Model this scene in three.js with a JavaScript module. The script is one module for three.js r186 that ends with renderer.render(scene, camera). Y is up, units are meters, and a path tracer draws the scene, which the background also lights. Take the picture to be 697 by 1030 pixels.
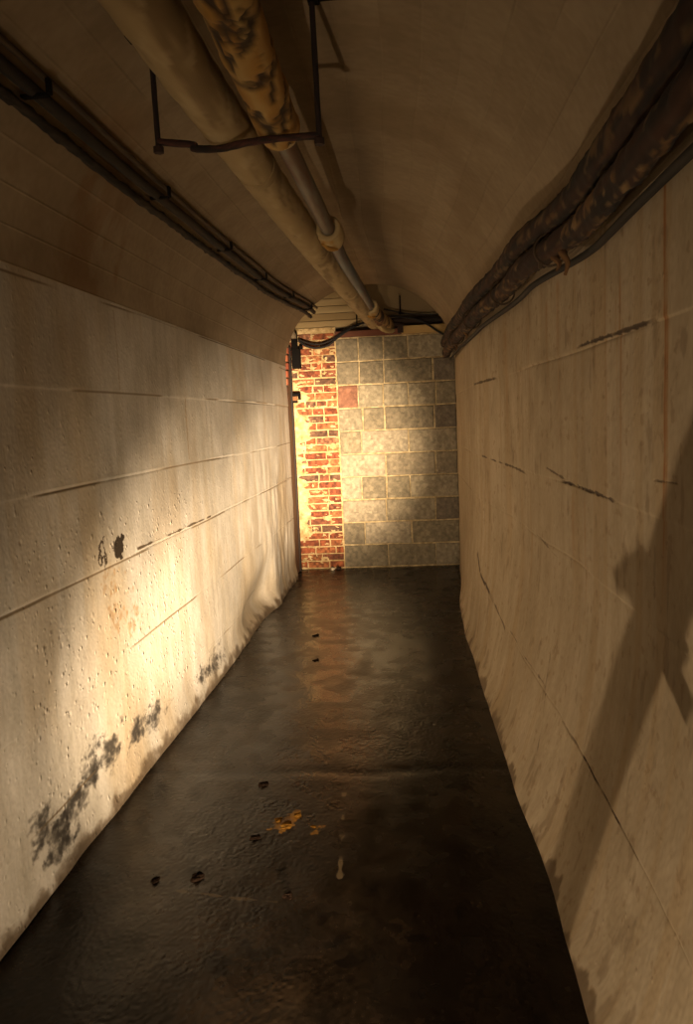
import * as THREE from 'three';
import { mergeGeometries } from 'three/addons/utils/BufferGeometryUtils.js';
import { RoundedBoxGeometry } from 'three/addons/geometries/RoundedBoxGeometry.js';

// ---------------------------------------------------------------- camera, light, exposure
const scene = new THREE.Scene();
scene.background = new THREE.Color(0x000000);
const renderer = new THREE.WebGLRenderer({ antialias: true });
renderer.toneMapping = THREE.LinearToneMapping;
renderer.toneMappingExposure = 1.0;
renderer.shadowMap.enabled = true;

const W = 697, H = 1030, FOCAL = 820, EYE = 1.32;
const camera = new THREE.PerspectiveCamera(2 * Math.atan(H / 2 / FOCAL) * 180 / Math.PI, W / H, 0.02, 60);
{ // the lens points a little left of and below the tunnel's axis and is rolled by 1.9 degrees
  const axis = new THREE.Vector3(425 - W / 2, -(420 - H / 2), -FOCAL).normalize();
  const up = new THREE.Vector3(-Math.sin(0.033), Math.cos(0.033), 0);
  up.addScaledVector(axis, -up.dot(axis)).normalize();
  const right = new THREE.Vector3().crossVectors(axis, up);
  const m = new THREE.Matrix4().makeBasis(right, up, axis.clone().negate());   // world axes seen from the camera
  camera.quaternion.setFromRotationMatrix(m.transpose());
  camera.position.set(0, EYE, 0);
}
// three lamps stand on the tunnel floor outside the picture (their bodies are built at the end): a torch by the right
// wall tilted up at the far left wall, a second one beside it aimed at the end wall, and a small clear-bulb
// work lamp in a dished shade behind the tripod
const TORCHES = [
  { at: new THREE.Vector3(0.13, 0.10, -0.18), aim: new THREE.Vector3(-1.12, 0.60, -4.35), beam: [[190, 9, 1], [200, 16, 1], [26, 26, 1]] },   // beam and corona
  { at: new THREE.Vector3(-0.01, 0.10, -0.10), aim: new THREE.Vector3(-0.92, 1.10, -7.2), beam: [[560, 8.6, 1]] },
];
const WORK_LAMP = new THREE.Vector3(-0.42, 0.11, 0.35), WORK_AIM = new THREE.Vector3(-0.12, 0.16, -2.0);
const WARM = new THREE.Color().setRGB(1.0, 0.75, 0.49);
for (const { at, aim, beam } of TORCHES) for (const [cd, deg, pen] of beam) {
  const s = new THREE.SpotLight(WARM, cd, 0, THREE.MathUtils.degToRad(deg), pen, 2);
  s.position.copy(at); s.target.position.copy(aim);
  s.castShadow = true; s.shadow.radius = 0.8; s.shadow.mapSize.set(2048, 2048); s.shadow.camera.near = 0.03;
  scene.add(s, s.target);
}
{
  const p = new THREE.SpotLight(WARM, 13, 0, THREE.MathUtils.degToRad(56), 1, 2);
  p.position.copy(WORK_LAMP); p.target.position.copy(WORK_AIM);
  p.castShadow = true; p.shadow.radius = 0.15; p.shadow.mapSize.set(2048, 2048); p.shadow.camera.near = 0.03;
  scene.add(p, p.target);
}

// ---------------------------------------------------------------- helpers
let seed = 20117;
const rnd = () => { seed = (seed * 1664525 + 1013904223) >>> 0; return seed / 4294967296; };
const rr = (a, b) => a + (b - a) * rnd();
const clamp = (x, a = 0, b = 1) => Math.min(b, Math.max(a, x));
const sstep = (a, b, x) => { const t = clamp((x - a) / (b - a)); return t * t * (3 - 2 * t); };
const mix = (a, b, t) => a + (b - a) * t;
const NT = 256, tab = new Float32Array(NT * NT);
for (let i = 0; i < NT * NT; i++) tab[i] = rnd() * 2 - 1;
function noise(x, y) {
  const xi = Math.floor(x), yi = Math.floor(y), fx = x - xi, fy = y - yi;
  const u = fx * fx * (3 - 2 * fx), v = fy * fy * (3 - 2 * fy);
  const x0 = xi & 255, x1 = (xi + 1) & 255, y0 = (yi & 255) << 8, y1 = ((yi + 1) & 255) << 8;
  const a = tab[y0 + x0], b = tab[y0 + x1], c = tab[y1 + x0], d = tab[y1 + x1];
  return a + (b - a) * u + (c - a + (a - b - c + d) * u) * v;
}
function fbm(x, y, o = 4) { let s = 0, a = 0.5; for (let i = 0; i < o; i++) { s += a * noise(x, y); x = x * 2.03 + 17.1; y = y * 2.03 + 5.7; a *= 0.5; } return s; }
function lerpTable(t, xs, ys) {
  if (t <= xs[0]) return ys[0];
  for (let i = 1; i < xs.length; i++) if (t <= xs[i]) { const k = (t - xs[i - 1]) / (xs[i] - xs[i - 1]); return mix(ys[i - 1], ys[i], k * k * (3 - 2 * k)); }
  return ys[ys.length - 1];
}
const taken = {};
function numbered(n) { if (!(n in taken)) { taken[n] = 0; return n; } taken[n]++; return n + '_' + String(taken[n]).padStart(3, '0'); }
function mesh(name, geo, mat, parent) {
  const o = new THREE.Mesh(geo, mat);
  o.name = parent ? name : numbered(name);
  o.castShadow = o.receiveShadow = true;
  (parent || scene).add(o);
  return o;
}
function tag(o, label, category, group) { o.userData.label = label; o.userData.category = category; if (group) o.userData.group = group; return o; }
function thing(name, label, category, pos = [0, 0, 0], group) {
  const g = new THREE.Group(); g.name = numbered(name); g.position.set(...pos); scene.add(g);
  return tag(g, label, category, group);
}
function structure(o, label, category) { o.userData.kind = 'structure'; if (label) { o.userData.label = label; o.userData.category = category; } return o; }
function group(name) { const g = new THREE.Group(); g.name = numbered(name); scene.add(g); return g; }

// grid surface: fn(i, j) -> [x, y, z, u, v]
function grid(nu, nv, fn, flip = false, color) {
  const p = [], uv = [], idx = [], col = [];
  for (let j = 0; j <= nv; j++) for (let i = 0; i <= nu; i++) {
    const q = fn(i, j); p.push(q[0], q[1], q[2]); uv.push(q[3] ?? 0, q[4] ?? 0);
    if (color) col.push(...color(i, j));
  }
  for (let j = 0; j < nv; j++) for (let i = 0; i < nu; i++) {
    const a = j * (nu + 1) + i, b = a + 1, c = a + nu + 1, d = c + 1;
    if (flip) idx.push(a, c, b, b, c, d); else idx.push(a, b, c, b, d, c);
  }
  const g = new THREE.BufferGeometry();
  g.setAttribute('position', new THREE.Float32BufferAttribute(p, 3));
  g.setAttribute('uv', new THREE.Float32BufferAttribute(uv, 2));
  if (color) g.setAttribute('color', new THREE.Float32BufferAttribute(col, 3));
  g.setIndex(idx); g.computeVertexNormals();
  return g;
}
// swept tube: pts = array of Vector3, rad(s, a) -> radius, col(s, a) -> [r, g, b] linear, s in metres along the tube
function sweep(pts, rad, { n = 20, col = null, caps = true } = {}) {
  const fr = [], T = new THREE.Vector3(), up = new THREE.Vector3(0, 1, 0), N = new THREE.Vector3(), B = new THREE.Vector3();
  let s = 0; const ss = [];
  for (let i = 0; i < pts.length; i++) {
    if (i) s += pts[i].distanceTo(pts[i - 1]); ss.push(s);
    T.subVectors(pts[Math.min(i + 1, pts.length - 1)], pts[Math.max(i - 1, 0)]).normalize();
    if (i === 0) { N.copy(Math.abs(T.y) > 0.9 ? new THREE.Vector3(1, 0, 0) : up); }
    N.addScaledVector(T, -N.dot(T)).normalize(); B.crossVectors(T, N);
    fr.push([N.clone(), B.clone()]);
  }
  const at = (i, j) => {
    const a = j / n * Math.PI * 2, r = rad(ss[i], a), [nn, bb] = fr[i], p = pts[i];
    const c = Math.cos(a) * r, d = Math.sin(a) * r;
    return [p.x + nn.x * c + bb.x * d, p.y + nn.y * c + bb.y * d, p.z + nn.z * c + bb.z * d, ss[i], a * 0.05];
  };
  const parts = [grid(pts.length - 1, n, at, false, col ? (i, j) => col(ss[i], j / n * Math.PI * 2) : null)];
  if (caps) for (const e of [0, pts.length - 1]) parts.push(grid(1, n, (k, j) => { const q = at(e, j), p = pts[e]; return k ? q : [p.x, p.y, p.z, 0, 0]; }, e !== 0, col ? (k, j) => col(ss[e], j / n * Math.PI * 2) : null));
  return merge(parts);
}
function merge(list) {
  const mixed = list.some((g) => !g.index), all = mixed ? list.map((g) => (g.index ? g.toNonIndexed() : g)) : list;
  return mergeGeometries(all);
}
const V = (x, y, z) => new THREE.Vector3(x, y, z);
function curve(ctrl, n) { return new THREE.CatmullRomCurve3(ctrl.map((c) => V(...c)), false, 'centripetal').getPoints(n); }
function line(a, b, n) { const o = []; for (let i = 0; i <= n; i++) o.push(V(mix(a[0], b[0], i / n), mix(a[1], b[1], i / n), mix(a[2], b[2], i / n))); return o; }
const lin = (hex) => { const c = new THREE.Color(hex); return [c.r, c.g, c.b]; };
const mix3 = (a, b, t) => [mix(a[0], b[0], t), mix(a[1], b[1], t), mix(a[2], b[2], t)];
function box(w, h, d, x, y, z, r = 0.004) { const g = new RoundedBoxGeometry(w, h, d, 2, Math.min(r, w / 2.1, h / 2.1, d / 2.1)); g.translate(x, y, z); return g; }
// textures: fn(px, py) -> [r, g, b] in 0..255 (sRGB) or a number 0..1
function colorTex(w, h, fn) {
  const d = new Uint8Array(w * h * 4);
  for (let y = 0; y < h; y++) for (let x = 0; x < w; x++) { const c = fn(x / w, y / h), k = (y * w + x) * 4; d[k] = clamp(c[0], 0, 255); d[k + 1] = clamp(c[1], 0, 255); d[k + 2] = clamp(c[2], 0, 255); d[k + 3] = 255; }
  const t = new THREE.DataTexture(d, w, h); t.colorSpace = THREE.SRGBColorSpace; return texSet(t);
}
function grayTex(w, h, arr) {
  const d = new Uint8Array(w * h * 4);
  for (let k = 0; k < w * h; k++) { const v = clamp(arr[k]) * 255; d[4 * k] = d[4 * k + 1] = d[4 * k + 2] = v; d[4 * k + 3] = 255; }
  return texSet(new THREE.DataTexture(d, w, h));
}
function texSet(t) { t.magFilter = THREE.LinearFilter; t.minFilter = THREE.LinearMipmapLinearFilter; t.generateMipmaps = true; t.wrapS = t.wrapT = THREE.RepeatWrapping; t.needsUpdate = true; return t; }
function field(w, h, fn) { const a = new Float32Array(w * h); for (let y = 0; y < h; y++) for (let x = 0; x < w; x++) a[y * w + x] = fn(x / w, y / h); return a; }
function stamp(a, w, h, u, v, ru, rv, amp) {   // soft lump added to a height field (radii in texture fractions)
  const x0 = Math.max(0, Math.floor((u - ru) * w)), x1 = Math.min(w - 1, Math.ceil((u + ru) * w)), y0 = Math.max(0, Math.floor((v - rv) * h)), y1 = Math.min(h - 1, Math.ceil((v + rv) * h));
  for (let y = y0; y <= y1; y++) for (let x = x0; x <= x1; x++) { const d = ((x / w - u) / ru) ** 2 + ((y / h - v) / rv) ** 2; if (d < 1) a[y * w + x] += amp * (1 - d) * (1 - d); }
}
const segDist = (z, h, z0, h0, z1, h1) => { const dz = z1 - z0, dh = h1 - h0, t = clamp(((z - z0) * dz + (h - h0) * dh) / (dz * dz + dh * dh)); return [Math.hypot(z - z0 - dz * t, h - h0 - dh * t), t]; };

// ---------------------------------------------------------------- tunnel shell: plan and section (metres; depth d = -z)
const ZB = -7.23, SPRING = 1.79, RISE = 0.64, BEHIND = 3.2;
const xLeft = () => -1.12;
const xRightFoot = (d) => lerpTable(d, [1.0, 1.5, 2.1, 2.9, 5.3, 7.1], [0.34, 0.335, 0.33, 0.285, 0.225, 0.277]);
const xRightUp = (d) => lerpTable(d, [1.0, 1.5, 2.5, 3.4, 5.0, 7.1], [0.505, 0.50, 0.48, 0.42, 0.31, 0.285]);
const TD = 7.5, TH = 1.9;   // texture extent of a wall in metres
const uW = (z) => -z / TD, vW = (h) => h / TH;

// ----- left wall
const leftLines = [0.20, 0.515, 0.855, 1.15, 1.46, 1.77];
function leftRelief(d, h) {
  let x = 0.010 * fbm(d * 0.9 + 3, h * 1.3) + 0.004 * fbm(d * 5, h * 4 + 9);
  // trowelled foot and the hollow near the end of the wall
  x += 0.030 * sstep(0.14, 0.0, h) * (0.6 + 0.4 * noise(d * 1.7, 4.4));
  const hollow = sstep(4.4, 5.5, d) * sstep(5.9, 5.55, d) * sstep(0.25 + 0.2 * (d - 4.4), 0.08, h) * sstep(-0.06, 0.14, h);
  x -= 0.10 * hollow;
  x += 0.030 * Math.exp(-(((d - 5.75) / 0.25) ** 2)) * sstep(0.9, 0.1, h);
  const rough = sstep(5.2, 5.9, d) * sstep(1.3, 0.8, h);
  x += rough * 0.010 * fbm(d * 14, h * 4 + 2);
  // board faces stand a few millimetres proud of each other, with an open joint between them
  leftLines.forEach((g, k) => {
    const e = h - g, open = sstep(-0.15, 0.45, noise(d * 1.6 + k * 7.3, k * 3.1) + (k === 2 ? 0.35 : 0));
    const sh = k < 2 ? 0.35 : 1;
    x += sh * 0.0022 * (sstep(-0.006, 0.004, e) - sstep(0.0, 0.31, e));
    x -= sh * 0.005 * open * Math.exp(-((e / 0.004) ** 2));
    x += sh * 0.0010 * (0.3 + open) * Math.exp(-(((e - 0.011) / 0.006) ** 2));
  });
  return x * sstep(SPRING + 0.01, 1.55, h);
}
function wallRows(lines, top) {
  const r = []; for (let h = 0; h < top; h += 0.02) r.push(h);
  for (const g of lines) for (const e of [-0.014, -0.008, -0.004, -0.002, 0, 0.002, 0.004, 0.008, 0.012, 0.018]) if (g + e < top) r.push(g + e);
  r.push(top); return [...new Set(r.map((v) => +v.toFixed(4)))].sort((a, b) => a - b);
}
function wallCols(z0, z1) { const c = []; let z = z0; while (z > z1) { c.push(z); z -= z > -0.6 ? 0.2 : 0.025; } c.push(z1); return c; }
const WL_END = -6.80;
{
  const rows = wallRows(leftLines, SPRING), cols = wallCols(BEHIND, WL_END);
  const wob = (d, h) => (h < 0.05 || h > 1.78 ? 0 : 0.010 * noise(d * 0.55, 31.7 + Math.round(h * 3.2)));
  const nz = cols.length - 1, nh = rows.length - 1;
  const inner = grid(nz, nh, (i, j) => { const z = cols[i], h = rows[j]; return [xLeft() + leftRelief(-z, h), h + wob(-z, h), z, uW(z), vW(h)]; });
  // rounded end of the wall turning into the doorway
  const R = 0.07, turn = grid(8, nh, (i, j) => {
    const a = i / 8 * Math.PI / 2, h = rows[j], x0 = xLeft() + leftRelief(6.8, h);
    const bite = sstep(1.45, 1.55, h) * 0.03;      // the plaster is knocked off here
    return [x0 - (R + bite) * (1 - Math.cos(a)) - (i === 8 ? 0.2 : 0), h + wob(6.8, h), WL_END - (R - bite) * Math.sin(a), uW(WL_END - 0.1 * i / 8), vW(h)];
  });
  const outer = grid(1, 1, (i, j) => [-1.42, j ? SPRING : 0, i ? WL_END - 0.07 : BEHIND, 0, 0], true);
  const top = grid(1, 1, (i, j) => [j ? -1.12 : -1.42, SPRING, i ? WL_END - 0.07 : BEHIND, 0, 0], true);
  var leftGeo = merge([inner, turn, outer, top]);
}
const TW = 2048, THP = 1024;
{
  const P = [180, 174, 162];
  const scuffs = [[3.09, 0.165, 0.20, 0.075], [2.92, 0.19, 0.16, 0.06], [2.62, 0.215, 0.16, 0.08], [2.46, 0.205, 0.14, 0.10], [2.33, 0.165, 0.13, 0.09], [2.22, 0.12, 0.12, 0.08], [4.03, 0.115, 0.2, 0.06], [3.80, 0.12, 0.12, 0.05], [2.12, 0.2, 0.08, 0.08]];
  const map = colorTex(TW, THP, (u, v) => {
    const d = u * TD, h = v * TH, n1 = fbm(d * 1.4, h * 1.6), n2 = fbm(d * 9 + 40, h * 7), n3 = noise(d * 90, h * 60);
    const run = fbm(d * 26, h * 1.5 + 7, 3);
    let c = [P[0] + n1 * 20 + n2 * 14 + n3 * 5 + run * 10, P[1] + n1 * 20 + n2 * 15 + n3 * 5 + run * 10, P[2] + n1 * 20 + n2 * 17 + n3 * 5 + run * 11];
    const put = (rgb, t) => { c = mix3(c, rgb, clamp(t)); };
    put([160, 136, 98], 0.4 * sstep(0.05, 0.45, fbm(d * 2.2 + 11, h * 0.8 + 3)));                        // tea-coloured damp patches
    put([150, 126, 92], 0.2 * sstep(0.15, 0.45, fbm(d * 7 + 50, h * 1.1)));
    for (const [sd, sh, rd, rh] of scuffs) {
      const q = ((d - sd) / rd) ** 2 + ((h - sh) / rh) ** 2;
      if (q < 2.2) put([46, 42, 37], sstep(0.24, 0.72, 0.60 * Math.exp(-q) + 0.42 * fbm(d * 18 + h * 12, h * 30 - d * 8) + 0.22 * fbm(d * 70 + h * 30, h * 90)) * 0.85);
    }
    for (const [sd, sh, rd, rh] of [[2.865, 0.91, 0.055, 0.042], [2.71, 0.90, 0.045, 0.05]]) {               // paint chipped to dark concrete
      const q = ((d - sd) / rd) ** 2 + ((h - sh) / rh) ** 2 + fbm(d * 34, h * 34) * 1.7;
      if (sd < 2.8) { if (Math.abs(q - 0.62) < 0.3 && d < sd + 0.03) put([52, 42, 30], 0.9); }
      else put([44, 36, 26], sstep(1.0, 0.8, q));
    }
    for (const [sd, sh, rd, rh] of [[2.83, 0.67, 0.16, 0.10], [2.78, 0.79, 0.12, 0.08], [2.95, 0.60, 0.12, 0.1]]) {
      const q = ((d - sd) / rd) ** 2 + ((h - sh) / rh) ** 2;
      put([150, 120, 86], 0.6 * sstep(0.42, 0.9, Math.exp(-q) + 1.1 * fbm(d * 46, h * 40 + 3) - 0.3));
    }
    leftLines.forEach((g, k) => { const e = Math.abs(h - g - 0.010 * noise(d * 0.55, 31.7 + Math.round(h * 3.2))); if (e < 0.01) put([92, 74, 50], 0.7 * sstep(0.006, 0.001, e) * sstep(0.0, 0.4, noise(d * 3 + k * 7, k * 5))); });
    const [cd] = segDist(d, h, 3.05, 0.868, 4.15, 0.862); put([60, 46, 30], 0.8 * sstep(0.0045, 0.001, cd + 0.004 * noise(d * 20, 3)));
    if (h > 1.17 && h < 1.46) put([130, 108, 78], 0.55 * sstep(0.009, 0.002, Math.abs(d - 3.85 - 0.02 * noise(h * 5, 1))));
    if (h > 1.47 && h < 1.76) put([130, 108, 78], 0.35 * sstep(0.009, 0.002, Math.abs(d - 2.98 - 0.02 * noise(h * 5, 9))));
    put([70, 55, 38], sstep(0.07, 0.0, h + 0.06 * fbm(d * 16, h * 20)) * 0.75);                              // dirt splashed along the foot
    return c;
  });
  const b = field(TW, THP, (u, v) => { const d = u * TD, h = v * TH; return 0.4 + 0.07 * fbm(d * 16, h * 11, 3) + 0.035 * noise(d * 120, h * 120) + 0.10 * sstep(5.0, 6.0, d) * fbm(d * 34, h * 7, 3) + 0.05 * fbm(d * 40, h * 5, 2); });
  for (let k = 0; k < 4200; k++) { const u = rr(0.2, 0.96), v = rnd() ** 1.5 * 0.95, s = rr(0.5, 1.5); stamp(b, TW, THP, u, v, 0.0008 * s, 0.0030 * s * rr(0.7, 1.9), rr(0.04, 0.22) * (rnd() < 0.15 ? 1.5 : 0.7)); }
  for (let k = 0; k < 700; k++) { const u = rr(0.28, 0.5), v = 0.1 + rnd() * 0.45, s = rr(0.6, 1.6); stamp(b, TW, THP, u, v, 0.001 * s, 0.004 * s, rr(-0.3, 0.5)); }
  var leftMat = new THREE.MeshStandardMaterial({ map, bumpMap: grayTex(TW, THP, b), bumpScale: 0.010, roughness: 0.62 });
}
structure(mesh('wall_left', leftGeo, leftMat), 'off-white painted concrete wall with board marks and black scuffs, brightly lit', 'wall');

// ----- right wall
const rightLines = [0.345, 0.84, 1.085, 1.50];
function rightX(d, h) {
  const s = clamp(h / 0.9), f = xRightFoot(d), u = xRightUp(d);
  let x = mix(f, u, s * (2 - s)) - 0.008 * fbm(d * 1.1 + 60, h * 1.4) - 0.003 * fbm(d * 6, h * 5 + 19);
  x -= 0.022 * sstep(0.10, 0.0, h) * (0.5 + 0.5 * noise(d * 2.1, 8.1));
  rightLines.forEach((g, k) => {
    const e = h - g, open = sstep(-0.1, 0.5, noise(d * 1.3 + k * 4.3, 60 + k * 3.1));
    x += 0.0025 * (sstep(0.0, 0.28, e) - sstep(-0.004, 0.004, e));
    x += 0.004 * open * Math.exp(-((e / 0.004) ** 2));
  });
  return x;
}
const WR_END = -6.92;
{
  const rows = wallRows(rightLines, SPRING), cols = wallCols(BEHIND, WR_END), nz = cols.length - 1, nh = rows.length - 1;
  const inner = grid(nz, nh, (i, j) => { const z = cols[i], h = rows[j]; return [rightX(-z, h), h, z, uW(z), vW(h)]; }, true);
  const end = grid(1, nh, (i, j) => [i ? 0.62 : rightX(6.92, rows[j]), rows[j], WR_END, 0, vW(rows[j])], true);
  const outer = grid(1, 1, (i, j) => [0.72, j ? SPRING : 0, i ? WR_END : BEHIND, 0, 0]);
  const top = grid(nz, 1, (i, j) => [j ? xRightUp(-cols[i]) : 0.72, SPRING, cols[i], 0, 0]);
  var rightGeo = merge([inner, end, outer, top]);
}
{
  const P = [168, 152, 126];
  const streaks = [[1.75, 1.80, 0.95, 0.007, 0.9], [1.735, 1.6, 1.0, 0.004, 0.6], [2.085, 1.65, 1.1, 0.006, 0.65], [2.23, 1.7, 1.15, 0.005, 0.4], [2.12, 1.6, 1.3, 0.004, 0.4], [2.83, 1.75, 1.4, 0.018, 0.4], [2.98, 1.7, 1.45, 0.014, 0.35], [2.45, 1.8, 1.62, 0.008, 0.5], [3.3, 1.7, 1.35, 0.012, 0.3], [2.66, 1.06, 0.8, 0.014, 0.3], [2.5, 1.05, 0.7, 0.01, 0.3], [3.9, 1.7, 1.2, 0.02, 0.25], [3.3, 0.85, 0.5, 0.008, 0.3]];
  const cracks = [[1.80, 1.503, 2.58, 1.512, 0.007, 1], [4.11, 1.498, 4.95, 1.50, 0.008, 0.8], [3.41, 1.068, 4.7, 1.095, 0.006, 0.7], [2.11, 1.085, 2.82, 1.085, 0.007, 1], [2.75, 1.095, 3.02, 1.12, 0.005, 0.6], [4.78, 0.525, 4.62, 0.43, 0.018, 0.9], [4.62, 0.43, 4.1, 0.375, 0.014, 0.9], [4.1, 0.375, 3.75, 0.32, 0.01, 0.6], [3.66, 0.351, 2.82, 0.366, 0.004, 0.5], [3.32, 0.862, 2.88, 0.812, 0.004, 0.4], [2.56, 0.34, 1.73, 0.343, 0.0035, 0.95], [1.66, 1.167, 1.82, 1.162, 0.003, 0.6], [2.82, 0.366, 2.72, 0.16, 0.006, 0.5], [2.86, 0.5, 2.8, 0.3, 0.004, 0.4]];
  const map = colorTex(TW, THP, (u, v) => {
    const d = u * TD, h = v * TH, n1 = fbm(d * 1.3 + 90, h * 1.5), n2 = fbm(d * 8 + 14, h * 6 + 70), n3 = noise(d * 90 + 5, h * 60), run = fbm(d * 20 + 8, h * 0.9 + 3, 3);
    let c = [P[0] + n1 * 18 + n2 * 14 + n3 * 5 + run * 10, P[1] + n1 * 18 + n2 * 14 + n3 * 5 + run * 11, P[2] + n1 * 18 + n2 * 15 + n3 * 5 + run * 12];
    const put = (rgb, t) => { c = mix3(c, rgb, clamp(t)); };
    put([152, 122, 78], 0.22 * sstep(0.1, 0.4, fbm(d * 16 + 3, h * 0.8)));
    for (const [sd, h1, h0, w, k] of streaks) if (Math.abs(d - sd) < 0.08 && h > h0 - 0.2 && h < h1 + 0.02) {
      const e = Math.abs(d - sd - 0.006 * noise(h * 4, sd * 9)) / w;
      put([138, 78, 26], k * Math.exp(-e * e) * sstep(h0 - 0.2, h0 + 0.3, h) * sstep(h1 + 0.02, h1 - 0.02, h) * (0.75 + 0.4 * noise(h * 22, sd * 31)));
    }
    for (const [a0, b0, a1, b1, w, k] of cracks) { const [q, t] = segDist(d, h, a0, b0, a1, b1); if (q < 0.05) put([58, 42, 24], k * sstep(w, w * 0.3, q + 0.006 * fbm(d * 30, h * 40 + 6)) * sstep(-0.45, 0.1, noise(d * 13, h * 13 + 40) + (w > 0.0065 ? 0.4 : 0.0)) * sstep(0, 0.12, t) * sstep(1, 0.9, t)); }
    put([74, 56, 34], 0.6 * sstep(0.03, 0.0, h + 0.09 * fbm(d * 13, h * 9 + 33)));                            // splashed dirt, ragged upper edge
    put([96, 76, 52], 0.28 * sstep(0.34, 0.55, fbm(d * 22 + 70, h * 9) + 0.22 * sstep(0.22, 0.05, h)));
    put([110, 84, 54], 0.3 * sstep(0.45, 0.62, fbm(d * 34, h * 34 + 60) + 0.1));
    return c;
  });
  const b = field(TW, THP, (u, v) => { const d = u * TD, h = v * TH; let q = 0.5 + 0.12 * fbm(d * 18 + 70, h * 12, 3) + 0.05 * noise(d * 110, h * 80); for (const [a0, b0, a1, b1, w, k] of cracks) { const [s] = segDist(d, h, a0, b0, a1, b1); if (s < w) q -= 0.3 * k * (1 - s / w); } return q; });
  for (let k = 0; k < 1600; k++) { const u = rr(0.18, 0.96), v = rnd() * 0.95, s = rr(0.5, 1.4); stamp(b, TW, THP, u, v, 0.0008 * s, 0.0032 * s, rr(-0.15, 0.2)); }
  var rightMat = new THREE.MeshStandardMaterial({ map, bumpMap: grayTex(TW, THP, b), bumpScale: 0.008, roughness: 0.8 });
}
structure(mesh('wall_right', rightGeo, rightMat), 'beige painted concrete wall with cracks and rust streaks below the pipes', 'wall');

// ----- vaulted ceiling
const vaultPoint = (t, d) => { const xl = xLeft(), xr = xRightUp(d), c = (xl + xr) / 2, hw = (xr - xl) / 2; return [c - hw * Math.cos(t), SPRING + RISE * Math.sin(t)]; };
const vaultY = (x, d) => { const xl = xLeft(), xr = xRightUp(d), c = (xl + xr) / 2, hw = (xr - xl) / 2; return SPRING + RISE * Math.sqrt(Math.max(0, 1 - ((x - c) / hw) ** 2)); };
const VAULT_END = -6.86;
{
  const cols = wallCols(BEHIND, VAULT_END), nz = cols.length - 1, nt = 96;
  const rel = (d, t) => 0.006 * fbm(d * 1.2 + 20, t * 2) + 0.002 * fbm(d * 7, t * 9);
  const at = (i, j, o = 0) => { const z = cols[i], t = j / nt * Math.PI, [x, y] = vaultPoint(t, -z), e = o ? 1 : (Math.sin(t) < 0.02 ? 0 : 1) * rel(-z, t); return [x + (o ? -Math.cos(t) * o : Math.cos(t) * e), y + (o ? Math.sin(t) * o : -Math.sin(t) * e), z, uW(z), t / Math.PI]; };
  const inner = grid(nz, nt, (i, j) => at(i, j));
  const outer = grid(nz, nt, (i, j) => at(i, j, 0.22), true);
  const end = grid(1, nt, (i, j) => at(nz, j, i ? 0.22 : 0));
  var vaultGeo = merge([inner, outer, end]);
  const map = colorTex(1024, 1024, (u, v) => {
    const d = u * TD, a = v * 2.12, n1 = fbm(d * 1.3, a * 1.6 + 12), n2 = fbm(d * 8, a * 7 + 2), n3 = noise(d * 70, a * 60);
    let c = [139 + n1 * 16 + n2 * 11 + n3 * 5, 122 + n1 * 15 + n2 * 11 + n3 * 5, 97 + n1 * 14 + n2 * 10 + n3 * 5];
    const put = (rgb, t) => { c = mix3(c, rgb, clamp(t)); };
    const k = Math.floor(a / 0.105), f = a / 0.105 - k;
    const tone = noise(k * 3.7, Math.floor(d / 1.4 + noise(k, 3)) * 2.9); c = c.map((q) => q + tone * 6);
    put([164, 148, 120], 0.3 * sstep(0.035, 0.0, Math.min(f, 1 - f)) * sstep(-0.3, 0.3, noise(d * 2 + k * 5, k)));     // lime lines where the form boards met
    put([112, 92, 64], 0.35 * sstep(0.0, 0.5, fbm(d * 1.6 + 30, a * 2.4) + 0.3 * fbm(d * 12, a * 12)));
    put([110, 74, 38], 0.4 * sstep(0.25, 0.02, Math.abs(d - 2.62 - 0.12 * noise(a * 3, 2)) + 0.3 * fbm(d * 14, a * 9)) * sstep(0.65, 0.45, a) * sstep(-0.1, 0.05, a));
    return c;
  });
  const b = field(1024, 1024, (u, v) => { const d = u * TD, a = v * 2.12, k = Math.floor(a / 0.105), f = a / 0.105 - k; return 0.5 + 0.16 * noise(k * 9.1, 4) + 0.22 * sstep(0.05, 0, Math.min(f, 1 - f)) + 0.1 * fbm(d * 16, a * 14, 3); });
  var vaultMat = new THREE.MeshStandardMaterial({ map, bumpMap: grayTex(1024, 1024, b), bumpScale: 0.006, roughness: 0.88 });
}
structure(mesh('ceiling', vaultGeo, vaultMat), 'low vaulted concrete ceiling with form-board lines', 'ceiling');

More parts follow.
